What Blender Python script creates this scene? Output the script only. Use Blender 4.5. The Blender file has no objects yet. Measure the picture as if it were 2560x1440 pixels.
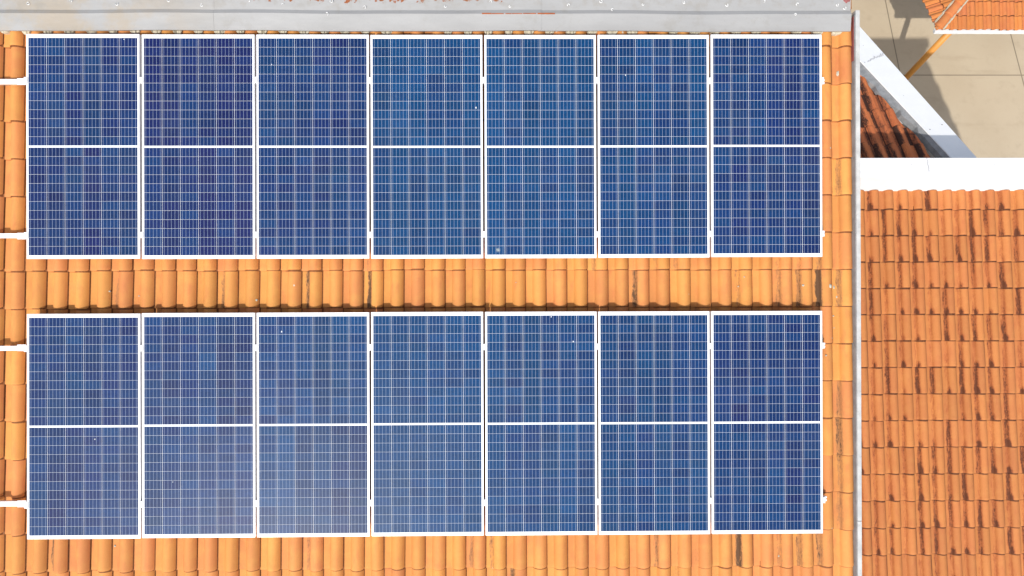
import bpy, bmesh, math, random
import numpy as np
from mathutils import Matrix, Vector
random.seed(7); rng = np.random.default_rng(7)
R = math.radians
scene = bpy.context.scene
COL = scene.collection

# ------------------------------------------------------------------ frames
ALPHA = R(17.0)                       # pitch of the main roof
ZR = 10.75                             # height of the roof centre above the ground
PT = 0.175                            # panel top above the tile pans
MR = Matrix.Translation((0, 0, ZR)) @ Matrix.Rotation(ALPHA, 4, 'X')   # roof frame -> world

# ------------------------------------------------------------------ camera
F = 1707.0                            # focal length in photo pixels (2560 wide)
CAMR = Matrix.Translation((0.6927, -0.0388, 6.1137 + PT)) @ (
    Matrix.Rotation(-0.00306, 4, 'Z') @ Matrix.Rotation(-0.01072, 4, 'Y') @ Matrix.Rotation(0.00188, 4, 'X'))
cam = bpy.data.cameras.new('camera'); cam.sensor_width = 36.0; cam.lens = 36.0 * F / 2560.0
cam.clip_start = 0.1; cam.clip_end = 2000.0
camo = bpy.data.objects.new('camera', cam); COL.objects.link(camo)
CAMW = MR @ CAMR
camo.matrix_world = CAMW
scene.camera = camo

# ------------------------------------------------------------------ light
SUN = Vector((-0.29, -0.655, 0.695)).normalized()      # towards the sun
el = math.asin(SUN.z); az = math.atan2(SUN.x, SUN.y)
sl = bpy.data.lights.new('sun', 'SUN'); sl.energy = 2.9; sl.angle = R(0.53); sl.color = (1.0, 0.965, 0.90)
so = bpy.data.objects.new('sun', sl); COL.objects.link(so)
so.rotation_euler = (-SUN).to_track_quat('-Z', 'Y').to_euler(); so.location = (-10, -25, 40)
w = bpy.data.worlds.new('World'); scene.world = w; w.use_nodes = True
wn = w.node_tree.nodes; wl = w.node_tree.links
sky = wn.new('ShaderNodeTexSky'); sky.sky_type = 'NISHITA'; sky.sun_disc = False
sky.sun_elevation = el; sky.sun_rotation = az
sky.air_density = 0.9; sky.dust_density = 1.8; sky.ozone_density = 1.0
wn['Background'].inputs[1].default_value = 0.15
hz = wn.new('ShaderNodeHueSaturation'); hz.inputs['Saturation'].default_value = 0.62   # thin tropical haze whitens the blue
wl.new(sky.outputs[0], hz.inputs['Color']); wl.new(hz.outputs[0], wn['Background'].inputs[0])
vs = scene.view_settings; vs.view_transform = 'Standard'; vs.look = 'None'; vs.exposure = 0.53; vs.gamma = 1.0

# ------------------------------------------------------------------ helpers
def ray(px, py):
    d = CAMW.to_3x3() @ Vector(((px - 1280) / F, (720 - py) / F, -1.0))
    return CAMW.translation.copy(), d
def at_plane(px, py, p0, n):
    o, d = ray(px, py); return o + d * ((Vector(p0) - o).dot(n) / d.dot(n))
def at_z(px, py, z): return at_plane(px, py, (0, 0, z), Vector((0, 0, 1)))
def at_depth(px, py, t): o, d = ray(px, py); return o + d * t
MRI = MR.inverted()
RN = MR.to_3x3() @ Vector((0, 0, 1))
def rf(px, py, z):                     # photo pixel -> roof frame at height z above the pans
    return MRI @ at_plane(px, py, MR @ Vector((0, 0, z)), RN)

WM = {}                                # world matrices of what has been built
def wm(o): return WM.get(o.name, Matrix.Identity(4))
def place(o, M, parent=None):
    if parent is not None:
        o.parent = parent; o.matrix_parent_inverse = Matrix.Identity(4)
        o.matrix_basis = wm(parent).inverted() @ M
    else: o.matrix_basis = M
    WM[o.name] = M.copy()
def tag(o, label=None, cat=None, group=None, kind=None):
    if label: o['label'] = label
    if cat: o['category'] = cat
    if group: o['group'] = group
    if kind: o['kind'] = kind
    return o
def empty(name, M):
    o = bpy.data.objects.new(name, None); COL.objects.link(o); o.empty_display_size = .3; place(o, M); return o
def mesh_obj(name, me, mat, parent=None, M=None):
    o = bpy.data.objects.new(name, me); COL.objects.link(o)
    if mat is not None and not me.materials: me.materials.append(mat)
    place(o, M if M is not None else Matrix.Identity(4), parent); return o
def data_obj(name, v, f, mat, parent=None, M=None, smooth=False):
    me = bpy.data.meshes.new(name); me.from_pydata([tuple(p) for p in v], [], f); me.update()
    if smooth: me.shade_smooth()
    return mesh_obj(name, me, mat, parent, M)
def bm_obj(name, bm, mat, parent=None, M=None, smooth=False):
    bmesh.ops.recalc_face_normals(bm, faces=bm.faces)
    me = bpy.data.meshes.new(name); bm.to_mesh(me); bm.free()
    if smooth: me.shade_smooth()
    return mesh_obj(name, me, mat, parent, M)
def box(bm, x0, x1, y0, y1, z0, z1, bev=0.0):
    r = bmesh.ops.create_cube(bm, size=1.0)
    for v in r['verts']:
        v.co = Vector((x0 + (v.co.x + .5) * (x1 - x0), y0 + (v.co.y + .5) * (y1 - y0), z0 + (v.co.z + .5) * (z1 - z0)))
    if bev:
        es = list({e for v in r['verts'] for e in v.link_edges})
        bmesh.ops.bevel(bm, geom=es, offset=bev, segments=2, affect='EDGES', profile=.5)
def prism(bm, pts, dz):                # polygon (list of Vectors) pushed along the vector dz
    a = [bm.verts.new(p) for p in pts]; b = [bm.verts.new(Vector(p) + dz) for p in pts]
    bm.faces.new(a); bm.faces.new(b[::-1]); n = len(pts)
    for i in range(n): bm.faces.new((a[i], b[i], b[(i + 1) % n], a[(i + 1) % n]))
def cyl(bm, p, r0, r1, h, n=16, axis='Z'):
    m = Matrix.Translation(p)
    if axis == 'X': m = m @ Matrix.Rotation(R(90), 4, 'Y')
    bmesh.ops.create_cone(bm, cap_ends=True, segments=n, radius1=r0, radius2=r1, depth=h, matrix=m @ Matrix.Translation((0, 0, h / 2)))
def copy_tree(o, parent, M):
    c = o.copy(); COL.objects.link(c); place(c, M, parent)
    for ch in list(o.children): copy_tree(ch, c, M @ wm(o).inverted() @ wm(ch))
    return c

# ------------------------------------------------------------------ materials
class NT:
    def __init__(s, name):
        s.m = bpy.data.materials.new(name); s.m.use_nodes = True; s.t = s.m.node_tree; s.n = s.t.nodes; s.l = s.t.links
        s.b = s.n['Principled BSDF']
    def new(s, typ, **kw):
        n = s.n.new(typ)
        for k, v in kw.items(): setattr(n, k, v)
        return n
    def put(s, inp, v):
        if hasattr(v, 'node'): s.l.new(v, inp)
        elif isinstance(v, (tuple, list)) and len(v) == 3 and inp.type == 'RGBA': inp.default_value = (*v, 1)
        else: inp.default_value = v
    def math(s, op, a, b=0.0, c=0.0, clamp=False):
        n = s.new('ShaderNodeMath', operation=op, use_clamp=clamp)
        for i, v in enumerate((a, b, c)): s.put(n.inputs[i], v)
        return n.outputs[0]
    def mix(s, f, a, b, bt='MIX'):
        n = s.new('ShaderNodeMix', data_type='RGBA', blend_type=bt)
        s.put(n.inputs[0], f); s.put(n.inputs[6], a); s.put(n.inputs[7], b); return n.outputs[2]
    def ramp(s, f, lo, hi, a=0.0, b=1.0):
        n = s.new('ShaderNodeMapRange', clamp=True, interpolation_type='SMOOTHSTEP')
        for i, v in enumerate((f, lo, hi, a, b)): s.put(n.inputs[i], v)
        return n.outputs[0]
    def noise(s, vec, scale, detail=4.0, rough=.55, dist=0.0):
        n = s.new('ShaderNodeTexNoise')
        if vec is not None: s.l.new(vec, n.inputs['Vector'])
        n.inputs['Scale'].default_value = scale; n.inputs['Detail'].default_value = detail
        n.inputs['Roughness'].default_value = rough; n.inputs['Distortion'].default_value = dist
        return n.outputs['Fac']
    def coord(s, scale=None, which='Object', off=(0, 0, 0)):
        c = s.new('ShaderNodeTexCoord').outputs[which]
        if scale is None: return c
        m = s.new('ShaderNodeMapping'); m.inputs['Scale'].default_value = scale; m.inputs['Location'].default_value = off
        s.l.new(c, m.inputs['Vector']); return m.outputs[0]
    def attr(s, name): return s.new('ShaderNodeAttribute', attribute_name=name)
    def sep(s, v):
        n = s.new('ShaderNodeSeparateXYZ'); s.l.new(v, n.inputs[0]); return n.outputs
    def bump(s, h, strength, dist=.01):
        n = s.new('ShaderNodeBump'); n.inputs['Strength'].default_value = strength; n.inputs['Distance'].default_value = dist
        s.l.new(h, n.inputs['Height']); s.l.new(n.outputs[0], s.b.inputs['Normal'])
    def out(s, col, rough=.7, **kw):
        s.put(s.b.inputs['Base Color'], col); s.put(s.b.inputs['Roughness'], rough)
        for k, v in kw.items(): s.put(s.b.inputs[k.replace('_', ' ')], v)
        return s.m

def terracotta(name, stain=0.5, lichen=0.3, ca=(.565, .250, .057), cb=(.53, .190, .066), dark=(.035, .018, .010), end_stain=0.0, film_col=(.17, .075, .030), flank=False, core_at=1.06, joint_col=(.150, .050, .015), jw=.975):
    t = NT(name)
    tint = t.sep(t.attr('tint').outputs['Vector']); uv = t.sep(t.attr('tuv').outputs['Vector'])
    co = t.coord()
    c = t.mix(t.ramp(tint[0], -.25, 1.15), ca, cb)
    c = t.mix(t.ramp(t.noise(co, 7.0, 5), .42, .70, 0, .40), c, tuple(q * m_ for q, m_ in zip(ca, (1.06, 1.16, 1.3))))            # paler ochre firing bloom
    c = t.mix(t.ramp(t.noise(t.coord((9, 3, 9), off=(3, 1, 0)), 1.6, 5), .50, .76, 0, .45), c, tuple(q * m_ for q, m_ in zip(cb, (.88, .76, .8))))  # redder areas
    k = t.math('ADD', t.math('MULTIPLY', tint[1], .18), .90)
    fine = t.noise(co, 140.0, 3, .7)
    k = t.math('MULTIPLY', k, t.math('ADD', t.math('MULTIPLY', fine, .22), .89))
    cc = t.new('ShaderNodeCombineColor')
    for i in range(3): t.l.new(k, cc.inputs[i])
    c = t.mix(1.0, c, cc.outputs[0], 'MULTIPLY')
    # algae growing in the pan and up the left flank of the roll, ragged, heavier on some tiles: a brown film with dark cores
    n1 = t.noise(t.coord((22, 5, 22)), 1.0, 8, .74, .5)
    n2 = t.noise(t.coord((95, 42, 95)), 1.0, 5, .75)
    nn = t.math('ADD', t.math('MULTIPLY', n1, .55), t.math('MULTIPLY', n2, .45))
    nn = t.math('ADD', t.math('MULTIPLY', t.math('SUBTRACT', nn, .5), 2.2), .5)
    ub = t.math('ADD', uv[0], t.math('MULTIPLY', t.math('SUBTRACT', n1, .5), .30))
    band = t.math('MULTIPLY', t.ramp(ub, .08, .27), t.ramp(ub, .54, .35))
    if flank: band = t.math('MAXIMUM', t.ramp(ub, .55, .88), t.ramp(ub, .36, .10))
    end = t.math('MULTIPLY', t.ramp(uv[1], .34, .06), t.math('MULTIPLY', t.ramp(ub, .22, .38), t.ramp(ub, .64, .44)))
    lv = t.math('ADD', t.math('MULTIPLY', t.math('MULTIPLY', band, tint[2]), stain), t.math('MULTIPLY', t.math('MULTIPLY', end, t.ramp(uv[2], .25, .8)), end_stain))
    film = t.ramp(t.math('ADD', nn, t.math('MULTIPLY', lv, .62)), .78, 1.10, 0, .74)
    c = t.mix(film, c, t.mix(n2, film_col, tuple(1.7 * q for q in film_col)))
    core = t.ramp(t.math('ADD', nn, t.math('MULTIPLY', lv, .60)), core_at, core_at + .20, 0, .86)
    c = t.mix(core, c, dark)
    # soot and moss lodged in the joints between tiles
    jn = t.math('ADD', .42, t.math('MULTIPLY', n2, .9))
    jl = t.math('MAXIMUM', t.math('MULTIPLY', t.ramp(uv[1], jw - .006, jw + .008), t.ramp(uv[0], .10, .42, .35, 1)), t.ramp(uv[1], -.00002, -.00008))
    jl = t.math('MAXIMUM', jl, t.math('MAXIMUM', t.ramp(uv[0], .968, .988), t.ramp(uv[0], .032, .012)))
    c = t.mix(t.math('MULTIPLY', jl, jn, clamp=True), c, joint_col)
    # pale lichen rosettes
    v = t.new('ShaderNodeTexVoronoi'); v.inputs['Scale'].default_value = 5.0
    wv = t.new('ShaderNodeVectorMath', operation='ADD')
    t.l.new(co, wv.inputs[0])
    nz = t.new('ShaderNodeTexNoise'); nz.inputs['Scale'].default_value = 60.0; t.l.new(co, nz.inputs['Vector'])
    sc = t.new('ShaderNodeVectorMath', operation='SCALE'); sc.inputs['Scale'].default_value = .02
    t.l.new(nz.outputs['Color'], sc.inputs[0]); t.l.new(sc.outputs[0], wv.inputs[1]); t.l.new(wv.outputs[0], v.inputs['Vector'])
    vr = t.sep(v.outputs['Color'])
    rad = t.math('MULTIPLY', t.ramp(vr[0], 1 - lichen * .42, 1.0), .085)
    lm = t.math('MULTIPLY', t.ramp(t.math('SUBTRACT', rad, v.outputs['Distance']), 0, .012), t.math('ADD', .55, t.math('MULTIPLY', n2, .7)), clamp=True)
    c = t.mix(lm, c, (.55, .52, .42))
    t.bump(t.math('ADD', fine, t.math('MULTIPLY', n1, .6)), .25, .004)
    return t.out(c, .78, Specular_IOR_Level=.3)

M_TILE = terracotta('terracotta', .78, .34, dark=(.060, .033, .018), film_col=(.20, .095, .038))
M_TILE_WING = terracotta('terracotta_stained', 1.22, .38, (.450, .172, .046), (.42, .142, .048), (.065, .019, .009), .72, film_col=(.215, .058, .018), joint_col=(.055, .016, .007), jw=.955, core_at=1.06)
M_TILE_OLD = terracotta('terracotta_blackened', 1.75, .15, (.56, .165, .050), (.50, .135, .046), (.012, .008, .007), .2, (.12, .04, .02), True, joint_col=(.04, .015, .01))
M_TILE_PORCH = terracotta('terracotta_porch', .7, .2, (.52, .185, .045), (.48, .15, .055), joint_col=(.07, .02, .008), jw=.955)

def zinc():
    t = NT('grey_zinc'); co = t.coord(); x, y, z = t.sep(co)
    c = t.mix(t.noise(t.coord((1.2, 5, 5)), 1.5, 5), (.265, .262, .255), (.365, .362, .355))
    left = t.ramp(x, -1.6, -3.0)                                     # dirtier, browner sheet at the left
    c = t.mix(t.math('MULTIPLY', left, t.ramp(t.noise(co, 2.6, 6, .65), .40, .62, 0, .75)), c, (.33, .275, .205))
    c = t.mix(t.ramp(t.noise(t.coord((.6, 22, 6)), 3, 4), .55, .75, 0, .25), c, (.30, .29, .27))
    c = t.mix(t.math('MULTIPLY', t.ramp(y, 2.46, 2.57), t.ramp(t.noise(co, 14, 5), .48, .68, 0, .5)), c, (.27, .25, .22))
    n = t.noise(t.coord((12, 15, 6), off=(.9, .35, 0)), 1.0, 8, .72)
    zone = t.math('MULTIPLY', t.math('MULTIPLY', t.ramp(x, -1.75, -1.5), t.ramp(x, .95, .55)), t.ramp(y, 2.505, 2.60))
    c = t.mix(t.ramp(t.math('ADD', n, t.math('MULTIPLY', zone, .22)), .725, .745), c, t.mix(t.noise(co, 40, 4), (.31, .082, .010), (.17, .045, .012)))
    c = t.mix(t.ramp(t.noise(co, 75, 4, .75), .56, .74, 0, .30), c, (.19, .18, .165))
    c = t.mix(t.ramp(t.noise(co, 4.5, 7, .72), .54, .70, 0, .40), c, (.25, .235, .205))
    t.bump(t.noise(t.coord((1.5, 3, 3)), 2, 3), .25, .02)
    return t.out(c, t.math('ADD', .48, t.math('MULTIPLY', t.noise(co, 8, 4), .25)), Metallic=.15)
M_ZINC = zinc()

def speckled(name, a, b, scale=6.0, rough=.8, fine=90.0, dirt=None, damt=0.0, **kw):
    t = NT(name); co = t.coord()
    c = t.mix(t.ramp(t.noise(co, scale, 6, .6), .3, .7), a, b)
    f = t.noise(co, fine, 3, .7)
    c = t.mix(t.ramp(f, .62, .78, 0, .25), c, tuple(x * .6 for x in a))
    if dirt: c = t.mix(t.ramp(t.noise(co, scale * 2.7, 7, .7), .56, .74, 0, damt), c, dirt)
    t.bump(f, .15, .004)
    return t.out(c, rough, **kw)
M_CEM = speckled('grey_cement', (.36, .36, .35), (.47, .47, .455), 9, .85, 120, (.20, .19, .175), .5)
M_CEMD = speckled('dark_cement', (.20, .205, .21), (.27, .275, .28), 12, .85, 120, (.10, .10, .10), .6)
M_WHITE = speckled('white_paint', (.67, .675, .68), (.74, .74, .735), 5, .7, 60, (.52, .53, .53), .6)
M_WHITE_CLEAN = speckled('fresh_white_paint', (.79, .79, .785), (.82, .82, .81), 5, .7, 60, (.66, .66, .655), .25)
M_RENDER = speckled('cream_render', (.62, .58, .50), (.68, .64, .56), 3, .9, 70, (.45, .40, .33), .3)
M_MORTAR = speckled('mortar', (.40, .35, .25), (.52, .47, .36), 30, .95, 160, (.08, .065, .045), .85)
M_CRACK = speckled('crack_grey', (.40, .40, .41), (.48, .48, .49), 20, .9)
M_ALU = speckled('silver_anodised', (.80, .80, .81), (.84, .84, .84), 5, .42, 200, Metallic=.25)
M_BOLT = speckled('steel_bolt', (.45, .45, .46), (.52, .52, .53), 20, .4, Metallic=.6)
M_DAB = speckled('sealant', (.60, .60, .59), (.68, .68, .67), 30, .6)
M_MAROON = speckled('maroon_paint', (.17, .045, .045), (.24, .07, .065), 14, .7)
M_RUST = speckled('rust', (.36, .085, .015), (.24, .06, .018), 30, .9)
M_POLE = speckled('orange_paint', (.56, .235, .040), (.60, .26, .045), 4, .5, 60, (.42, .15, .03), .4)
M_LICH = speckled('pale_lichen', (.34, .33, .27), (.44, .42, .34), 60, .95, 200)
M_DROP = speckled('dropping', (.66, .68, .68), (.76, .77, .76), 60, .9, 200)
M_GREYINK = speckled('grey_print', (.38, .38, .40), (.46, .46, .48), 200, .6)

def cell_mat():
    t = NT('polycrystalline_cells')
    a = t.sep(t.attr('tint').outputs['Vector']); uv = t.sep(t.attr('tuv').outputs['Vector'])
    c = t.mix(a[0], (.0050, .0105, .070), (.0022, .036, .112))
    k = t.math('ADD', .78, t.math('MULTIPLY', a[1], .44))
    cc = t.new('ShaderNodeCombineColor')
    v = t.new('ShaderNodeTexVoronoi'); v.inputs['Scale'].default_value = 55.0
    t.l.new(t.coord((1, 1.6, 1)), v.inputs['Vector'])                # crystal grains
    g = t.sep(v.outputs['Color'])[0]
    k = t.math('MULTIPLY', k, t.math('ADD', .88, t.math('MULTIPLY', g, .24)))
    for i in range(3): t.l.new(k, cc.inputs[i])
    c = t.mix(1.0, c, cc.outputs[0], 'MULTIPLY')
    # five printed busbars
    fr = t.math('SUBTRACT', t.math('FRACT', t.math('MULTIPLY', uv[0], 5.0)), .5)
    bus = t.ramp(t.math('ABSOLUTE', fr), .031, .019)
    c = t.mix(bus, c, (.33, .40, .52))
    fy = t.noise(t.coord((2.2, 1.2, 1)), 1.5, 5)
    c = t.mix(t.ramp(fy, .42, .75, 0, .016), c, (.45, .43, .40))       # thin dust film
    return t.out(c, .065, IOR=1.33, Coat_Weight=.10, Coat_Roughness=.34, Coat_IOR=1.45)
M_CELL = cell_mat()
M_BACK = speckled('white_backsheet', (.78, .79, .80), (.80, .81, .82), 8, .6, 200)
M_GASKET = speckled('grey_sealant_bead', (.40, .41, .41), (.46, .47, .47), 8, .6, 200)

def patio_mat():
    t = NT('sawn_concrete'); co = t.coord(); x, y, z = t.sep(co)
    c = t.mix(t.ramp(t.noise(co, .55, 6, .6), .3, .7), (.43, .345, .238), (.48, .395, .280))
    c = t.mix(t.ramp(t.noise(co, 2.2, 6, .65), .48, .75, 0, .5), c, (.35, .275, .185))
    c = t.mix(t.ramp(t.noise(t.coord((.5, 3, 1)), .9, 5), .55, .72, 0, .35), c, (.33, .255, .17))
    c = t.mix(t.ramp(t.noise(co, 60, 3, .7), .6, .8, 0, .2), c, (.25, .20, .14))
    def line(v, off, sp):
        return t.ramp(t.math('ABSOLUTE', t.math('SUBTRACT', t.math('FRACT', t.math('DIVIDE', t.math('SUBTRACT', v, off), sp)), .5)), .006, .003)
    j = t.math('MAXIMUM', line(x, JX - JS / 2, JS), line(y, JY - JS / 2, JS))
    c = t.mix(t.math('MULTIPLY', j, .75), c, (.12, .095, .06))
    return t.out(c, .82)

# ------------------------------------------------------------------ tile fields
PROF = np.array([-.10, -.03, .04, .16, .26, .325, .36, .40, .46, .54, .62, .70, .78, .85, .91, .955, .985, 1.0])
def prof_z(u, hr):
    z = np.zeros_like(u)
    t = np.clip((u - .33) / .67, 0, 1)
    z = hr * np.power(np.sin(np.pi * np.power(t, .93)).clip(0), .62)
    z = np.where(u < .33, .004 * np.clip((.06 - u) / .1, 0, 1), z)
    z = np.where(u > .97, np.maximum(z, .008), z)
    return z
def tiles(name, parent, M, edges, y0, rows, L, mat, seed, stain=lambda x, y, r: r, clips=(), hr=.055, th=.015, hue=lambda r: r, slip=.004):
    g = np.random.default_rng(seed); V = []; Fc = []; UV = []; TI = []; n = 0; P = len(PROF)
    vv = [-.0001, 0.0, .035, .10, .55, 1.14]; nr = len(vv)
    base = [[r * P + i, r * P + i + 1, (r + 1) * P + i + 1, (r + 1) * P + i] for r in range(nr - 1) if r != 1 or True for i in range(P - 1)]
    base = np.array(base)
    for c in range(1, len(edges)):
        xr = edges[c]; p = edges[c] - edges[c - 1]; cs = g.normal(0, slip)
        for j in range(rows):
            y = y0 + j * L + cs + g.normal(0, .0022); dx = g.normal(0, .0014); rot = g.normal(0, .0045); dz = g.normal(0, .0012)
            tilt = g.normal(0, .006)
            zp = prof_z(PROF, hr * (1 + g.normal(0, .02)))
            xs = xr - p + PROF * p
            blk = np.zeros((nr, P, 3))
            for r, v in enumerate(vv):
                yy = np.full(P, y + v * L)
                zz = zp + th * (1 - v) + .002
                if r <= 1:
                    yy = yy + .016 * np.clip((PROF - .90) / .10, 0, 1) ** 2 + .004 * np.clip((PROF - .33) / .1, 0, 1)
                    zz = zz - .0022
                if r == 0: zz = zz - th * .95; yy = yy + .0015
                blk[r, :, 0] = xs + dx + rot * (v * L); blk[r, :, 1] = yy; blk[r, :, 2] = zz + dz + tilt * (PROF - .5) * p
            V.append(blk.reshape(-1, 3)); Fc.append(base + n); n += nr * P
            UV.append(np.stack([np.tile(PROF, nr), np.repeat(vv, P), np.full(nr * P, g.random())], 1))
            TI.append(np.tile([hue(g.random()), g.random(), stain(xr, y, g.random())], (nr * P, 1)))
    V = np.concatenate(V); Fc = np.concatenate(Fc)
    me = bpy.data.meshes.new(name); me.from_pydata(V.tolist(), [], Fc.tolist())
    for nm, arr in (('tuv', UV), ('tint', TI)):
        a = me.attributes.new(nm, 'FLOAT_VECTOR', 'POINT'); a.data.foreach_set('vector', np.concatenate(arr).astype(np.float32).ravel())
    # smooth along the profile, crisp at the front lip
    sh = np.ones(len(me.polygons), dtype=bool); me.polygons.foreach_set('use_smooth', sh)
    em = np.zeros(len(me.edges), dtype=bool); ev = np.zeros(len(me.edges) * 2, dtype=np.int32); me.edges.foreach_get('vertices', ev)
    ev = ev.reshape(-1, 2); row = (ev % (nr * P)) // P
    em = (row[:, 0] == 1) & (row[:, 1] == 1)
    sa = me.attributes.new('sharp_edge', 'BOOLEAN', 'EDGE'); sa.data.foreach_set('value', em)
    if clips:
        bm = bmesh.new(); bm.from_mesh(me)
        for co, no in clips:
            bmesh.ops.bisect_plane(bm, geom=bm.verts[:] + bm.edges[:] + bm.faces[:], plane_co=co, plane_no=no, clear_outer=True)
        bm.to_mesh(me); bm.free()
    me.update()
    return mesh_obj(name, me, mat, parent, M)
def dab(name, n, r, h, mat, parent, M, seed, stretch=1.0):      # flat irregular crust
    g = random.Random(seed); bm = bmesh.new(); ring = []; c = bm.verts.new((0, 0, h))
    for i in range(n):
        a = 2 * math.pi * i / n; q = r * g.uniform(.65, 1.1)
        ring.append((bm.verts.new((math.cos(a) * q * .6, math.sin(a) * q * .6 * stretch, h * .8)), bm.verts.new((math.cos(a) * q, math.sin(a) * q * stretch, -.006))))
    for i in range(n):
        a, b = ring[i], ring[(i + 1) % n]
        bm.faces.new((c, a[0], b[0])); bm.faces.new((a[0], a[1], b[1], b[0]))
    return bm_obj(name, bm, mat, parent, M, True)

# ------------------------------------------------------------------ main house
XV = rf(2141, 720, .10).x              # inner face of the verge kerb
house = empty('house', Matrix.Translation((-1.5, 0, 0)))
tag(house, 'house whose orange clay tile roof carries the solar panels, grey metal flashing along its top', 'house')
mid = [7, 59.7, 114, 167.5, 222, 276.5, 330.5, 384, 438, 490, 541, 593.7, 647, 700, 753, 805, 856, 907.5, 957.5, 1009.4, 1061, 1112.5, 1163, 1213,
       1263.5, 1314.6, 1366, 1417.7, 1469, 1520.6, 1572, 1624, 1675.5, 1727, 1779, 1830, 1882, 1932, 1982, 2033, 2083, 2134]
edges = [rf(x, 715, .035).x for x in mid]
p0 = edges[1] - edges[0]
edges = [edges[0] - p0 * k for k in range(11, 0, -1)] + edges
ROWL = (rf(30, 678, .05).y - rf(30, 1432, .05).y) / 8.0
YJ = rf(30, 1432, .05).y - 2 * ROWL
DIRTY = [(rf(px, py, .02), v) for px, py, v in [(760, 720, 1.5), (912, 720, 1.7), (912, 655, 1.0), (1580, 712, 1.5), (2040, 720, 1.9), (1992, 700, 1.3), (2095, 715, 1.2), (1938, 720, 1.1),
    (545, 700, 1.2), (290, 700, .9), (1836, 1370, 1.8), (133, 1385, 1.2), (2048, 1385, 1.3), (1990, 1380, 1.3), (1946, 1380, 1.0), (1215, 1390, 1.0), (1290, 1430, 1.4), (2092, 1070, 1.4),
    (2092, 1170, 1.2), (2092, 450, 1.1), (10, 1010, 1.5), (1490, 660, 1.1), (365, 660, .8), (805, 1385, 1.1), (1642, 1360, 1.1), (2100, 1320, 1.1), (2062, 830, 1.3)]]
def main_stain(x, y, r):
    for q, v in DIRTY:
        if x - .19 < q.x <= x and y < q.y <= y + ROWL: return v
    k = np.clip((x - .3) / 2.6, 0, 1) * .75 + .22
    return (1.2 * k * (.6 + .4 * ((r * 37) % 1))) if r > .80 else (r * .7 * k)
tiles('tile_roof', house, MR, edges, YJ, 19, ROWL, M_TILE, 11, main_stain, hue=lambda r: .12 + .72 * r, slip=.003, clips=[((0, 2.66, 0), (0, 1, 0))])
# flashing sheets along the top
yl = rf(1280, 77.5, .088).y; ys0 = rf(1280, 34.5, .105).y; ys1 = rf(1280, 25, .095).y; YT = 3.25
xs = [-6.9, rf(526, 40, .1).x, rf(1345, 40, .1).x, rf(2128, 40, .1).x]
for k in range(3):
    x0, x1 = xs[k], xs[k + 1] + (.03 if k < 2 else 0); up = .0025 * (2 - k)
    cs = [(yl + .002, .068), (yl, .088), (ys0, .106), (ys1, .088), (YT, .125), (YT, .09), (ys1, .080), (ys0, .098), (yl + .004, .080)]
    nseg = 30; v = []; f = []; g = np.random.default_rng(k + 3)
    ph = g.random(3) * 6
    for i in range(nseg + 1):
        x = x0 + (x1 - x0) * i / nseg
        wv = .0035 * math.sin(x * 2.3 + ph[0]) + .002 * math.sin(x * 5.1 + ph[1])
        yc = .012 - .016 * ((x - .69) / 3.4) ** 2 * 0
        for q, (yy, zz) in enumerate(cs):
            v.append((x, yy + (wv * .9 if q in (0, 1, 8) else (wv * .8 if q in (2, 3) else 0)), zz + up + wv * .5))
    m = len(cs)
    for i in range(nseg):
        for q in range(m): f.append((i * m + q, i * m + (q + 1) % m, (i + 1) * m + (q + 1) % m, (i + 1) * m + q))
    f.append(tuple(range(m))); f.append(tuple(nseg * m + q for q in range(m))[::-1])
    data_obj('flashing_sheet', v, f, M_ZINC, house, MR)
# sealant dabs over the screws
for i, (px, py) in enumerate([(73, 10), (180, 3), (294, 11), (423, 3), (506, 14), (624, 3), (708, 13), (830, 4), (1114, 17), (1227, 6), (1275, 17), (1421, 14), (1502, 5),
                              (1530, 26), (1607, 13), (1709, 8), (1816, 14), (1908, 4), (1992, 12), (2092, 14), (2110, 21), (1986, 38), (819, 37), (912, 19)]):
    p = rf(px, py, .085); g = random.Random(i * 5 + 1)
    bm = bmesh.new(); a0 = g.uniform(0, 6); span = g.uniform(3.2, 5.8); R0 = g.uniform(.008, .013); prev = None
    for q in range(10):
        a = a0 + span * q / 9; wq = .0042 * g.uniform(.7, 1.2)
        z0 = .004 if py < 26 else .016
        ring = [bm.verts.new((math.cos(a) * (R0 + s * wq), math.sin(a) * (R0 + s * wq), z0 + hh)) for s, hh in ((-1, 0), (0, .006), (1, 0))]
        if prev:
            for s in range(2): bm.faces.new((prev[s], prev[s + 1], ring[s + 1], ring[s]))
        prev = ring
    bm_obj('sealant_dab', bm, M_DAB, house, MR @ Matrix.Translation((p.x, p.y, .0935 + .037 * max(0, p.y - ys1) / (YT - ys1) - .002)))
bm = bmesh.new()
x = rf(1205, 30, .1).x
while x < rf(1344, 30, .1).x:
    l = random.uniform(.05, .16); box(bm, x, x + l, ys0 - .004 + random.uniform(-.001, .001), ys0 + random.uniform(.002, .006), .108, .1135); x += l + random.uniform(0.0, .03)
bm_obj('rust_streak', bm, M_RUST, house, MR)
pm = rf(2118, 2, .09)
dab('paint_patch', 14, .045, .0135, M_MAROON, house, MR @ Matrix.Translation((pm.x, pm.y + .02, .094)), 5, 1.1)
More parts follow.
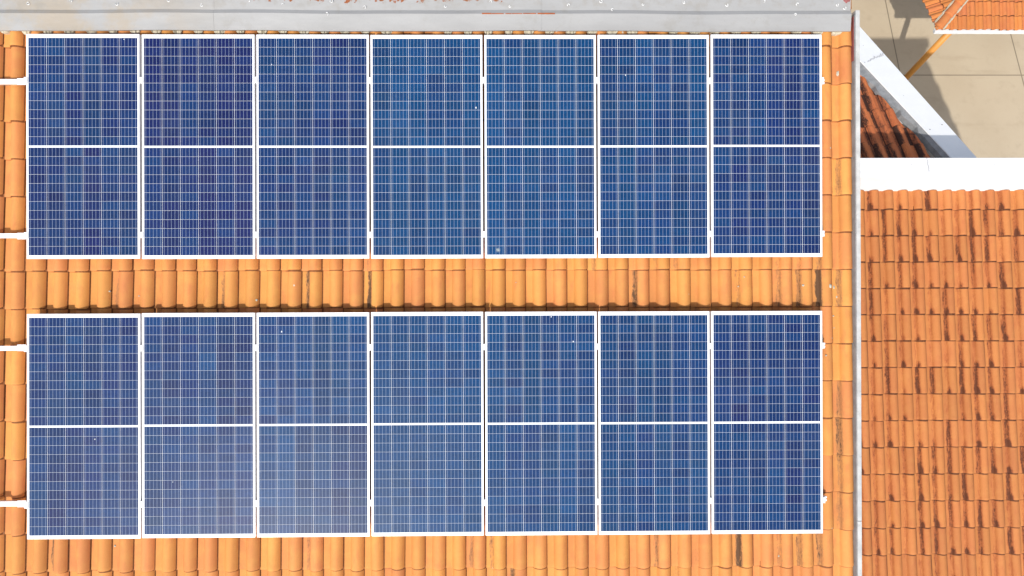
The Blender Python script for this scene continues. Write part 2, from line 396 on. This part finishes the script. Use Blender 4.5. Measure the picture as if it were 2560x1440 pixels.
# mortar packed into the pans under the flashing
for c in range(1, len(edges)):
    xr = edges[c]; p = xr - edges[c - 1]; g = random.Random(c)
    if g.random() < .08 or xr < -4.6: continue
    bm = bmesh.new()
    xa, xb = xr - p * g.uniform(1.06, .98), xr - p * g.uniform(.50, .62); n = 9; rows_ = []
    d = g.uniform(.012, .030)
    for i in range(n + 1):
        u = i / n; x = xa + (xb - xa) * u
        fy = yl - d * (math.sin(math.pi * min(1, max(0, u))) ** .5) * g.uniform(.75, 1.1)
        zt = .052 + .022 * g.random()
        rows_.append([bm.verts.new(q) for q in ((x, yl + .05, zt + .010), (x, fy + .004, zt), (x, fy, zt - .012), (x, fy + .004, .0), (x, yl + .05, .0))])
    for a, b in zip(rows_, rows_[1:]):
        for q in range(4): bm.faces.new((a[q], b[q], b[q + 1], a[q + 1]))
    bm.faces.new(rows_[0]); bm.faces.new(rows_[-1][::-1])
    bm_obj('mortar', bm, M_MORTAR, house, MR)
# verge kerb at the right edge of the roof
yk0 = rf(2140, 25, .10).y; ykj = rf(2146, 1303, .10).y; xk1 = rf(2152.5, 720, .10).x
for a, b in ((-4.9, ykj - .002), (ykj + .002, yk0)):
    bm = bmesh.new(); box(bm, XV + .004, xk1, a, b, -.30, .100, .003); bm_obj('verge_kerb', bm, M_CEM, house, MR)
bm = bmesh.new(); box(bm, XV - .002, XV + .004, -4.9, yk0 - .03, -.28, .092, .002); bm_obj('verge_flashing', bm, M_CEMD, house, MR)
bm = bmesh.new(); box(bm, XV - .007, XV - .002, rf(0, 150, .08).y, yk0 - .05, .03, .078, .001); bm_obj('paint_streak', bm, M_MAROON, house, MR)
# walls of the house
bm = bmesh.new(); top = [(-6.7, -4.6), (XV + .02, -4.6), (XV + .02, 3.15), (-6.7, 3.15)]
up = [MR @ Vector((a, b, -.14)) for a, b in top]
lo = [Vector((p.x, p.y, 0)) for p in up]
vs_ = [bm.verts.new(p) for p in up] + [bm.verts.new(p) for p in lo]
bm.faces.new(vs_[:4])
for i in range(4): bm.faces.new((vs_[i], vs_[(i + 1) % 4], vs_[4 + (i + 1) % 4], vs_[4 + i]))
bm_obj('wall', bm, M_RENDER, house)
bm = bmesh.new(); box(bm, -6.9, xs[3] - .02, 2.62, 3.24, -.139, .066); bm_obj('ridge_block', bm, M_CEM, house, MR)
# lichen and repairs on single tiles
for i, (px, py, r, st) in enumerate([(271, 728, .010, 1), (342, 740, .010, 1.1), (640, 750, .013, 1.2), (2075, 715, .018, 1.2), (2097, 742, .010, 1.8), (2090, 718, .010, 1.6), (2008, 713, .013, 1),
                                     (1849, 716, .009, 1), (2089, 790, .009, 1), (2090, 820, .008, 1), (1290, 706, .007, .6), (281, 1369, .012, 1), (2100, 180, .020, 1.6), (1951, 1394, .011, 1.3),
                                     (2075, 370, .009, 1), (2064, 888, .009, 1), (2080, 845, .010, 1), (2079, 1320, .008, 1), (1860, 692, .008, 1)]):
    p = rf(px, py, .05); k = np.searchsorted(edges, p.x); u = (p.x - edges[k - 1]) / (edges[k] - edges[k - 1])
    z = float(prof_z(np.array([u]), .055)[0]) + .012
    dab('lichen_patch', 12, r, .004, M_LICH, house, MR @ Matrix.Translation((p.x, p.y, z)), i, st)

# ------------------------------------------------------------------ solar panels
PW, PH, PTH = 1.0, 2.0006, .036
def frame_mesh():
    bm = bmesh.new(); lip = .0115
    for a in ((-PW / 2, -PW / 2 + lip, -PH / 2, PH / 2), (PW / 2 - lip, PW / 2, -PH / 2, PH / 2)): box(bm, *a, -PTH, 0, .0012)
    for a in ((-PH / 2, -PH / 2 + lip), (PH / 2 - lip, PH / 2)): box(bm, -PW / 2 + lip, PW / 2 - lip, *a, -PTH, -.0003, .0012)
    return bm
XC = [-.4812 + .1607 * k for k in range(6)]          # left edges of the six cell columns
CW, CH, CP = .1584, .0785, .0800
def cells(seed, ybot):
    g = np.random.default_rng(seed); v = []; f = []; uv = []; ti = []
    colh = g.random(6); colb = g.random(6)
    for c in range(6):
        for r in range(12):
            x0 = XC[c]; y0 = ybot + r * CP; n = len(v)
            v += [(x0, y0, -.0016), (x0 + CW, y0, -.0016), (x0 + CW, y0 + CH, -.0016), (x0, y0 + CH, -.0016)]
            f.append((n, n + 1, n + 2, n + 3)); uv += [(0, 0, 0), (1, 0, 0), (1, 1, 0), (0, 1, 0)]
            h = np.clip(.12 + .38 * colh[c] + .42 * g.random() + HUE[0], 0, 1); b = np.clip(.45 * colb[c] + .55 * g.random(), 0, 1)
            ti += [(h, b, 0)] * 4
    me = bpy.data.meshes.new('cell_field'); me.from_pydata(v, [], f)
    for nm, arr in (('tuv', uv), ('tint', ti)):
        a = me.attributes.new(nm, 'FLOAT_VECTOR', 'POINT'); a.data.foreach_set('vector', np.array(arr, dtype=np.float32).ravel())
    me.update(); return me
HUE = [0.0]
bmf = frame_mesh(); bmesh.ops.recalc_face_normals(bmf, faces=bmf.faces); me_frame = bpy.data.meshes.new('frame'); bmf.to_mesh(me_frame); bmf.free(); me_frame.materials.append(M_ALU)
me_back = bpy.data.meshes.new('backsheet'); a, b = PW / 2 - .0118, PH / 2 - .0118
bmb = bmesh.new(); box(bmb, -a, a, -b, b, -.008, -.0022); bmb.to_mesh(me_back); bmb.free(); me_back.materials.append(M_BACK)
bmb = bmesh.new(); q = PW / 2 - .0116; r_ = PH / 2 - .0116
for A in ((-q, -q + .003, -r_, r_), (q - .003, q, -r_, r_)): box(bmb, *A, -.004, -.0016)
for A in ((-r_, -r_ + .003), (r_ - .003, r_)): box(bmb, -q + .003, q - .003, *A, -.004, -.0016)
me_gask = bpy.data.meshes.new('gasket'); bmb.to_mesh(me_gask); bmb.free(); me_gask.materials.append(M_GASKET)
bmn = bmesh.new()
for i in range(9): box(bmn, .36 + i * .0075, .3655 + i * .0075, -.9815, -.9785, -.0018, -.0012)
me_name = bpy.data.meshes.new('serial_print'); bmn.to_mesh(me_name); bmn.free(); me_name.materials.append(M_GREYINK)
GAP, PITCH = .48313, 1.01711
ORD = ['first', 'second', 'third', 'fourth', 'fifth', 'sixth', 'seventh']
NOTE = {(0, 0): 'blue solar panel at the left end of the upper row, below the brownish flashing',
        (0, 4): 'solar panel with a pale round smudge near its lower left corner, upper row',
        (0, 3): 'solar panel with a white bird dropping at its right side, fourth along the upper row',
        (0, 6): 'deep blue solar panel at the right end of the upper row, below the metal flashing',
        (1, 0): 'solar panel at the left end of the lower row, brightened by sky glare',
        (1, 6): 'deep blue solar panel at the right end of the lower row, near the verge kerb',
        (1, 2): 'solar panel with a small dropping near its upper left, third along the lower row'}
JIT = {(0, 0): (-.004, .003), (0, 6): (.002, .004), (1, 0): (0, -.004), (0, 3): (0, -.002), (0, 4): (0, -.002), (1, 3): (.002, .002), (1, 4): (.002, .001)}
HUES = {0: [-.18, -.36, -.06, .36, .36, .26, -.16], 1: [.0, .0, .18, .42, .34, .16, -.08]}
panels = {}
for row in range(2):
    for k in range(7):
        jx, jy = JIT.get((row, k), (0, 0))
        cx = (k - 3) * PITCH + (-.003 if row else 0) + jx; cy = (GAP / 2 + PH / 2) * (1 if row == 0 else -1) + jy
        Mp = MR @ Matrix.Translation((cx, cy, PT)) @ Matrix.Rotation(random.gauss(0, .0006), 4, 'Z')
        pn = empty('solar_panel', Mp); panels[(row, k)] = pn
        tag(pn, NOTE.get((row, k), '%s blue solar panel from the left in the %s row' % (ORD[k], ('upper', 'lower')[row])), 'solar panel', 'solar panels in two rows on the tiled roof')
        mesh_obj('frame', me_frame, None, pn, Mp); mesh_obj('backsheet', me_back, None, pn, Mp); mesh_obj('gasket', me_gask, None, pn, Mp)
        HUE[0] = HUES[row][k]
        mesh_obj('cell_field', cells(row * 70 + k * 2 + 1, .0075), M_CELL, pn, Mp)
        mesh_obj('cell_field', cells(row * 70 + k * 2 + 2, -.0105 - 11 * CP - CH), M_CELL, pn, Mp)
        mesh_obj('serial_print', me_name, None, pn, Mp)
for row, k, px, py, r in [(0, 3, 1190, 269, .007), (0, 2, 679, 161, .005), (0, 5, 1564, 188, .006), (1, 2, 704, 829, .008), (1, 4, 1378, 792, .006), (1, 4, 1433, 854, .007), (1, 0, 237, 1098, .006), (0, 0, 310, 98, .005), (1, 1, 432, 1205, .004)]:
    p = rf(px, py, PT); dab('bird_dropping', 9, r, .0015, M_DROP, panels[(row, k)], MR @ Matrix.Translation((p.x, p.y, PT + .001)), row * 9 + px, 1.5)
p = rf(1245, 625, PT)
t = NT('dust_smudge'); vl = t.new('ShaderNodeVectorMath', operation='LENGTH'); t.l.new(t.coord(), vl.inputs[0]); RAD = vl.outputs['Value']
t.out((.42, .47, .47), .9, Alpha=t.math('MULTIPLY', t.ramp(RAD, .027, .006), t.ramp(t.noise(t.coord(), 130, 4, .7), .3, .7, .25, .75))); M_SMUDGE = t.m
bm = bmesh.new(); bmesh.ops.create_circle(bm, cap_ends=True, segments=24, radius=.03); bm_obj('smudge', bm, M_SMUDGE, panels[(0, 4)], MR @ Matrix.Translation((p.x, p.y, PT - .0008)))

# ------------------------------------------------------------------ rails and clamps
RTOP = PT - PTH - .001
def rail_mesh(x0, x1):
    bm = bmesh.new(); hw = .0205; s = .006; z0, z1 = RTOP - .040, RTOP
    pts = [(-hw, z0), (hw, z0), (hw, z1), (s, z1), (s, z1 - .012), (-s, z1 - .012), (-s, z1), (-hw, z1)]
    prism(bm, [Vector((x0, y, z)) for y, z in pts], Vector((x1 - x0, 0, 0))); return bm
def clamp_bm(w, l):
    bm = bmesh.new(); box(bm, -w / 2, w / 2, -l / 2, l / 2, PT + .0005, PT + .0045, .001); box(bm, -.0065, .0065, -l / 2 + .003, l / 2 - .003, RTOP, PT + .0005); return bm
def bolt_bm(z):
    bm = bmesh.new(); cyl(bm, Vector((0, 0, z)), .0042, .0042, .004, 6); return bm
me_bolt = bpy.data.meshes.new('bolt'); b_ = bolt_bm(0); b_.to_mesh(me_bolt); b_.free(); me_bolt.materials.append(M_BOLT)
RAILS = [(200, 'top rail of the upper panel row, its bare end crossing the tiles at left', 0), (586.5, 'lower rail under the upper panel row, its bare end crossing the tiles at left', 0),
         (866, 'upper rail under the lower panel row, its bare end crossing the tiles at left', 1), (1252, 'bottom rail of the lower panel row, grooved bare end at left', 1)]
endpx = [2061.5, 2061, 2063, 2067]
for ri, (py, lab, row) in enumerate(RAILS):
    yr = rf(1280, py, RTOP).y; ox = -.003 if row else 0
    if ri == 0: yr = rf(1280, 200.5, PT).y
    xe = rf(endpx[ri], py, RTOP).x
    Mr = MR @ Matrix.Translation((0, yr, 0))
    rail = bm_obj('mounting_rail', rail_mesh(-6.6, xe), M_ALU, None, Mr)
    tag(rail, 'aluminium ' + lab, 'mounting rail', 'rails the solar panels are clamped to')
    for k in range(6):
        x = (k - 2.5) * PITCH + ox; Mc = Mr @ Matrix.Translation((x, random.gauss(0, .002), 0))
        cl = bm_obj('mid_clamp', clamp_bm(.037, .054), M_ALU, rail, Mc); mesh_obj('bolt', me_bolt, None, cl, Mc @ Matrix.Translation((0, 0, PT + .0045)))
    xr_ = 3 * PITCH + PW / 2 + ox; Mc = Mr @ Matrix.Translation((xr_, 0, 0))
    bm = bmesh.new(); box(bm, -.009, .020, -.026, .026, PT + .0005, PT + .0045, .001); box(bm, .003, .008, -.024, .024, RTOP, PT + .0005)
    if ri >= 2: box(bm, .008, .030, -.012, .018, RTOP, RTOP + .014, .001)
    cl = bm_obj('end_clamp', bm, M_ALU, rail, Mc); mesh_obj('bolt', me_bolt, None, cl, Mc @ Matrix.Translation((.012, 0, PT + .0045)))
    xl_ = -3 * PITCH - PW / 2 + ox; Mc = Mr @ Matrix.Translation((xl_, 0, 0))
    bm = bmesh.new(); box(bm, -.024, .009, -.027, .027, PT + .0005, PT + .0045, .001); box(bm, -.008, -.003, -.024, .024, RTOP, PT + .0005)
    cl = bm_obj('end_clamp', bm, M_ALU, rail, Mc); mesh_obj('bolt', me_bolt, None, cl, Mc @ Matrix.Translation((-.012, 0, PT + .0045)))
    bm = bmesh.new(); dy = random.choice((-.004, .004, .006)); box(bm, -.104, -.027, -.0285 + dy, .0285 + dy, RTOP + .0005, RTOP + .012, .001); box(bm, -.067, -.064, -.0285 + dy, .0285 + dy, RTOP + .012, RTOP + .0135)
    sp = bm_obj('rail_splice', bm, M_ALU, rail, Mc)
    for xx in (-.085, -.045): mesh_obj('bolt', me_bolt, None, sp, Mc @ Matrix.Translation((xx, dy, RTOP + .012)))
    for xx in (-5.6, -2.6, -.7, 1.3, 3.1):                           # hooks that carry the rail on the battens
        bm = bmesh.new(); box(bm, -.015, .015, -.02, .02, .018, RTOP - .040); bm_obj('roof_hook', bm, M_ALU, rail, Mr @ Matrix.Translation((xx, 0, 0)))

# ------------------------------------------------------------------ lower wing on the right
SL2 = R(2.0)
P2 = at_depth(2350, 476, 8.62)
M2 = Matrix.Translation(P2) @ Matrix.Rotation(ALPHA - SL2, 4, 'X')
N2 = M2.to_3x3() @ Vector((0, 0, 1)); M2I = M2.inverted()
def w2(px, py, z=0.0): return M2I @ at_plane(px, py, M2 @ Vector((0, 0, z)), N2)
XW0 = (MR @ Vector((xk1, 0, 0))).x + .01          # wall of the main house
XW1 = 9.1                                        # gable end of the wing, outside the picture
SKEW = Vector((2.8, 1.0, 0)).normalized()         # unseen gable end, slanted to give its shadow on the patio the wanted edge
wing = empty('house', Matrix.Translation((7, 1.5, 0)))
tag(wing, 'lower house wing right of the kerb, with algae streaked orange tiles', 'house')
e2 = [w2(x, 500, .04).x for x in [2163, 2199, 2235.5, 2273, 2309, 2347, 2383, 2418, 2454.5, 2490.5, 2528.6]]
p2 = (e2[-1] - e2[0]) / (len(e2) - 1)
nl = int((e2[0] + P2.x - XW0) / p2) + 1
e2 = [e2[0] - p2 * k for k in range(nl, 0, -1)] + e2
while e2[-1] + P2.x < XW1 + 4: e2.append(e2[-1] + p2)
ROW2 = (w2(2300, 523, .05).y - w2(2300, 1386.5, .05).y) / 13.0
Y2 = w2(2300, 1386.5, .05).y - 3 * ROW2
tiles('tile_roof', wing, M2, e2, Y2, 17, ROW2, M_TILE_WING, 23, lambda x, y, r: .38 + .66 * r, hue=lambda r: .25 + .5 * r, slip=.0016, clips=[((0, -.004, 0), (0, 1, 0)), ((XW0 - P2.x, 0, 0), (-1, 0, 0)), (M2I @ Vector((XW1, P2.y, P2.z)), M2I.to_3x3() @ SKEW)])
# white coping between the two slopes
ZB = P2.z + .46
ya = P2.y - .01; ycf = ya - .03; yb = at_z(2350, 395, ZB).y
coping = empty('parapet_wall', Matrix.Translation((7, yb, P2.z - .6)))
tag(coping, 'wide white parapet running straight along the head of the stained tiles, cracked', 'parapet')
bm = bmesh.new(); box(bm, XW0, XW1, ya, yb, P2.z - 1.0, ZB - .07); bm_obj('wall', bm, M_WHITE, coping)
bm = bmesh.new(); box(bm, XW0, XW1 + .03, ycf, yb + .004, ZB - .07, ZB, .006); bm_obj('coping', bm, M_WHITE, coping)
def crack(name, pix, z, wd, mat, parent):
    pts = [ond(x, y) if z is None else at_z(x, y, z) for x, y in pix]; bm = bmesh.new(); prev = None
    g = random.Random(len(pix)); sm = []
    for a, b in zip(pts, pts[1:]):
        for q in range(5): sm.append(a.lerp(b, q / 5) + Vector((g.gauss(0, wd * .35), g.gauss(0, wd * .35), 0)))
    for i, p in enumerate(sm):
        d = (sm[min(i + 1, len(sm) - 1)] - sm[max(i - 1, 0)]).normalized(); s = Vector((-d.y, d.x, 0)) * wd * g.uniform(.25, .7)
        ring = (bm.verts.new(p + s + Vector((0, 0, .003))), bm.verts.new(p - s + Vector((0, 0, .003))))
        if prev: bm.faces.new((prev[0], prev[1], ring[1], ring[0]))
        prev = ring
    bm_obj(name, bm, mat, parent)
crack('crack', [(2317, 396), (2319, 410), (2322, 425), (2323, 430)], ZB, .011, M_CRACK, coping)
for i, (x, y, r) in enumerate([(2278, 411, .011), (2278, 420, .008), (2487, 412, .011), (2490, 424, .011), (2219, 408, .006), (2231, 428, .007), (2357, 404, .006), (2268, 424, .005)]):
    dab('stain_spot', 9, r, .003, M_CRACK, coping, Matrix.Translation(at_z(x, y, ZB) + Vector((0, 0, .001))), i)
# far slope, seen in the gap, falling away towards the patio
P3 = at_depth(2290, 392, 9.2)
M3 = Matrix.Translation(P3) @ Matrix(((-1, 0, 0, 0), (0, -math.cos(ALPHA), math.sin(ALPHA), 0), (0, math.sin(ALPHA), math.cos(ALPHA), 0), (0, 0, 0, 1)))
# diagonal parapet
n3 = M3.to_3x3() @ Vector((0, 0, 1)); PD = P3 + n3 * .115       # its top follows the slope it borders
def ond(px, py): return at_plane(px, py, PD, n3)
dO0, dO1 = ond(2151, 67), ond(2443, 394); dI0, dI1 = ond(2151, 153), ond(2377, 394)
ZD = min(p.z for p in (dO0, dO1, dI0, dI1)) - .25
def ext(a, b, s): return a + (b - a) * s
O0, O1, I0, I1 = ext(dO0, dO1, -.30), ext(dO0, dO1, 1.25), ext(dI0, dI1, -.42), ext(dI0, dI1, 1.35)
mid0, mid1 = (dO0 + dI0) / 2, (dO1 + dI1) / 2
dn = Vector((mid1.y - mid0.y, -(mid1.x - mid0.x), 0)).normalized()
if dn.y < 0: dn = -dn
M3I = M3.inverted()
y3t = (M3I @ Vector((P3.x, yb + .0, P3.z))).y + .12
p3 = .190; e3 = [-(7.5) + p3 * k + .06 for k in range(0, 62)]
J3 = [(M3I @ at_plane(2221, 322, P3, M3.to_3x3() @ Vector((0, 0, 1)))).y]
tiles('tile_roof', wing, M3, e3, J3[0] - .342 * 7, 9, .342, M_TILE_OLD, 31, lambda x, y, r: .35 + .75 * r,
      clips=[(M3I @ (I0 - dn * .055), M3I.to_3x3() @ dn), (M3I @ Vector((XW0, 0, 0)), M3I.to_3x3() @ Vector((-1, 0, 0))), (M3I @ Vector((XW1, 0, 0)), M3I.to_3x3() @ Vector((1, 0, 0))), (Vector((0, y3t, 0)), Vector((0, 1, 0)))])
diag = empty('parapet_wall', Matrix.Translation((mid0 + mid1) / 2))
tag(diag, 'white parapet running diagonally between the blackened tiles and the patio', 'parapet')
bm = bmesh.new(); prism(bm, [O0, O1, I1, I0], Vector((0, 0, -1.4)))
bmesh.ops.bisect_plane(bm, geom=bm.verts[:] + bm.edges[:] + bm.faces[:], plane_co=(0, yb - .01, 0), plane_no=(0, -1, 0), clear_outer=True)
bmesh.ops.bisect_plane(bm, geom=bm.verts[:] + bm.edges[:] + bm.faces[:], plane_co=(XW0 + .02, 0, 0), plane_no=(-1, 0, 0), clear_outer=True)
bmesh.ops.holes_fill(bm, edges=bm.edges, sides=8)
bmesh.ops.bevel(bm, geom=[e for e in bm.edges if all(abs((v.co - PD).dot(n3)) < 1e-4 for v in e.verts)], offset=.006, segments=2, affect='EDGES')
bm_obj('coping', bm, M_WHITE_CLEAN, diag)
crack('crack', [(2162, 156), (2175, 151), (2190, 144), (2200, 140), (2211, 138)], None, .032, M_CRACK, diag)
for i, (x, y, r) in enumerate([(2355, 312, .013), (2325, 324, .012), (2158, 114, .006), (2259, 239, .006)]):
    dab('stain_spot', 9, r, .003, M_CEMD, diag, Matrix.Translation(ond(x, y) + Vector((0, 0, .003))), i + 40)
# cement lining along the inner foot of the diagonal parapet
di = (dI1 - dI0).normalized(); ni = Vector((di.y, -di.x, 0))
if ni.y > 0: ni = -ni
bm = bmesh.new(); prev = None; g = random.Random(3)
for q in range(41):
    c = I0.lerp(I1, q / 40); c0 = c + ni * .004; c1 = c + ni * g.uniform(.035, .085) * (1.9 - 1.2 * min(1, max(0, (q / 40 - .2) / .5)))
    def on3(p, up): s = (P3 - p).dot(n3) / n3.z; return Vector((p.x, p.y, p.z + s + up))
    ring = [bm.verts.new(on3(c0, .112)), bm.verts.new(on3(c0 + ni * .02, .092)), bm.verts.new(on3(c1, .070)), bm.verts.new(on3(c1 + ni * .012, -.02))]
    if prev:
        for s in range(3): bm.faces.new((prev[s], ring[s], ring[s + 1], prev[s + 1]))
    prev = ring
bmesh.ops.bisect_plane(bm, geom=bm.verts[:] + bm.edges[:] + bm.faces[:], plane_co=(0, yb - .0, 0), plane_no=(0, -1, 0), clear_outer=True)
bmesh.ops.bisect_plane(bm, geom=bm.verts[:] + bm.edges[:] + bm.faces[:], plane_co=(XW0 + .02, 0, 0), plane_no=(-1, 0, 0), clear_outer=True)
bm_obj('cement_fillet', bm, M_CEMD, diag)
# walls of the wing
ylow = (M2 @ Vector((0, Y2 + .2, 0))).y; zlow = (M2 @ Vector((0, Y2 + .2, 0))).z - .12
bm = bmesh.new()
prof = [(ylow, 0), (ylow, zlow), (ya + .02, P2.z - .12), (ya + .02, 0)]
prism(bm, [Vector((XW0 + .01, y, z)) for y, z in prof], Vector((XW1 + 4 - XW0, 0, 0)))
bmesh.ops.bisect_plane(bm, geom=bm.verts[:] + bm.edges[:] + bm.faces[:], plane_co=(XW1 - .08, P2.y, 0), plane_no=SKEW, clear_outer=True)
bmesh.ops.holes_fill(bm, edges=bm.edges, sides=12)
bm_obj('wall', bm, M_RENDER, wing)
bm = bmesh.new(); dd = (O1 - O0); tcut = (yb - O0.y) / dd.y; Oc = O0 + dd * tcut; tx = (XW0 + .03 - O0.x) / dd.x; Ox = O0 + dd * tx
Oc2 = Oc - dn * .05; Ox2 = Ox - dn * .05
prism(bm, [Vector((XW0 + .03, ya + .03, 0)), Vector((Oc2.x, ya + .03, 0)), Vector((Ox2.x, Ox2.y, 0))], Vector((0, 0, ZD - 1.1)))
bm_obj('wall', bm, M_RENDER, wing)

# ------------------------------------------------------------------ patio, ground
jx1, jx2 = at_z(2230, 85, 0).x, at_z(2542, 145, 0).x; JX = jx1; JS = jx2 - jx1; JY = at_z(2400, 188, 0).y
patio_pos = Matrix.Identity(4)
v = [(-2, -6, .004), (60, -6, .004), (60, 60, .004), (-2, 60, .004)]
tag(data_obj('patio', v, [(0, 1, 2, 3)], patio_mat()), None, None, None, 'structure')
v = [(-900, -900, 0), (900, -900, 0), (900, 900, 0), (-900, 900, 0)]
tag(data_obj('ground', v, [(0, 1, 2, 3)], speckled('earth', (.20, .16, .11), (.28, .23, .16), .2, .95, 5)), None, None, None, 'structure')

# ------------------------------------------------------------------ porch with hipped tile roof on an orange pole
C4 = at_depth(2345, 68, 16.1)                     # eave corner
M4 = Matrix.Translation(C4) @ Matrix.Rotation(ALPHA, 4, 'X'); M4I = M4.inverted(); N4 = M4.to_3x3() @ Vector((0, 0, 1))
def w4(px, py): return M4I @ at_plane(px, py, C4, N4)
porch = empty('porch', Matrix.Translation((C4.x + 2, C4.y + 2, 0)))
tag(porch, 'porch with hipped orange tile roof standing over the patio on an orange post', 'porch')
h1 = w4(2402, 0); hd = Vector((h1.x, h1.y, 0)).normalized(); HL = 3.2
cut_no = Vector((-hd.y, hd.x, 0))                 # points to the left of the hip
e4 = [w4(x, 60).x for x in (2335, 2354.5, 2374, 2394, 2416, 2437, 2457, 2478, 2498, 2516, 2535, 2555)]
pp = e4[-1] - e4[-2]
e4 += [e4[-1] + pp * k for k in range(1, 16)]
R4 = w4(2450, 5.5).y - w4(2450, 41).y
yb4 = w4(2450, 75.5).y
tiles('tile_roof', porch, M4, e4, yb4, 11, R4, M_TILE_PORCH, 41, lambda x, y, r: r, clips=[((0, 0, 0), cut_no)], hr=.045)
# left face: its eave runs from the corner up the picture
E1 = at_z(2312, 0, C4.z); ed = (E1 - C4); ed.z = 0; ed.normalize()
hipw = M4.to_3x3() @ hd; xa = -ed; up_ = hipw - hipw.dot(xa) * xa; up_.normalize(); za = xa.cross(up_)
if za.z < 0: xa = -xa; za = xa.cross(up_)
M5 = Matrix(((xa.x, up_.x, za.x, C4.x), (xa.y, up_.y, za.y, C4.y), (xa.z, up_.z, za.z, C4.z), (0, 0, 0, 1))); M5I3 = M5.inverted().to_3x3()
hl = M5I3 @ hipw; cn = Vector((-hl.y, hl.x, 0))
if cn.dot(M5I3 @ ed) > 0: cn = -cn
e5 = [-6.3 + .19 * k for k in range(0, 40)]
tiles('tile_roof', porch, M5, e5, -.06, 11, R4, M_TILE_PORCH, 43, lambda x, y, r: 1.3 * r, clips=[((0, 0, 0), cn)], hr=.045)
hip_len = .36; zaxis = (N4 + za).normalized(); xax = hipw.cross(zaxis)
for q in range(10):
    bm = bmesh.new(); rows_ = []
    for i, (s, rr) in enumerate(((0, .105), (.03, .105), (hip_len + .04, .09))):
        rows_.append([bm.verts.new((math.cos(a) * rr, s, math.sin(a) * rr * .75 + .03 + (.012 if i < 2 else 0))) for a in [math.pi * k / 10 for k in range(11)]])
    for a, b in zip(rows_, rows_[1:]):
        for i in range(10): bm.faces.new((a[i], a[i + 1], b[i + 1], b[i]))
    bm.faces.new(rows_[0][::-1])
    o = C4 + hipw * (q * hip_len - .02)
    Mh = Matrix(((xax.x, hipw.x, zaxis.x, o.x), (xax.y, hipw.y, zaxis.y, o.y), (xax.z, hipw.z, zaxis.z, o.z), (0, 0, 0, 1)))
    ob = bm_obj('hip_tile', bm, M_TILE_PORCH, porch, Mh, True)
    for nm, val in (('tuv', (.8, .5, 0)), ('tint', (random.random(), random.random(), .2))):
        a = ob.data.attributes.new(nm, 'FLOAT_VECTOR', 'POINT'); a.data.foreach_set('vector', np.tile(np.array(val, dtype=np.float32), len(ob.data.vertices)))
for dl in (-.115, .115):                          # mortar bedding along the hip
    bm = bmesh.new(); g = random.Random(9); prev = None
    for q in range(40):
        s = q * .09; wd = g.uniform(.015, .035)
        ring = [bm.verts.new((dl - wd, s, .02 + g.uniform(0, .012))), bm.verts.new((dl, s, .045)), bm.verts.new((dl + wd, s, .02 + g.uniform(0, .012)))]
        if prev:
            for i in range(2): bm.faces.new((prev[i], prev[i + 1], ring[i + 1], ring[i]))
        prev = ring
    Mh = Matrix(((xax.x, hipw.x, zaxis.x, C4.x), (xax.y, hipw.y, zaxis.y, C4.y), (xax.z, hipw.z, zaxis.z, C4.z), (0, 0, 0, 1)))
    bm_obj('hip_mortar', bm, M_MORTAR, porch, Mh)
# white fascia boards under the eaves
cf = M4 @ Vector((0, yb4, 0))
bm = bmesh.new(); box(bm, C4.x - .06, C4.x + 4.6, cf.y - .035, cf.y + .06, C4.z - .115, C4.z - .035, .004); bm_obj('fascia', bm, M_WHITE, porch)
# ceiling under the porch roof
bm = bmesh.new(); a = C4 + Vector((.05, .10, -.14)); b = C4 + ed * 5; prism(bm, [a, Vector((C4.x + 4.55, a.y, a.z)), Vector((C4.x + 4.55, b.y, a.z)), Vector((b.x + .05, b.y, a.z))], Vector((0, 0, .02))); bm_obj('ceiling', bm, M_WHITE, porch)
pc = at_z(2374, 80, C4.z - .2)
bm = bmesh.new(); cyl(bm, Vector((pc.x, pc.y, 0.004)), .075, .075, pc.z - .005, 24); bm_obj('post', bm, M_POLE, porch, None, True)
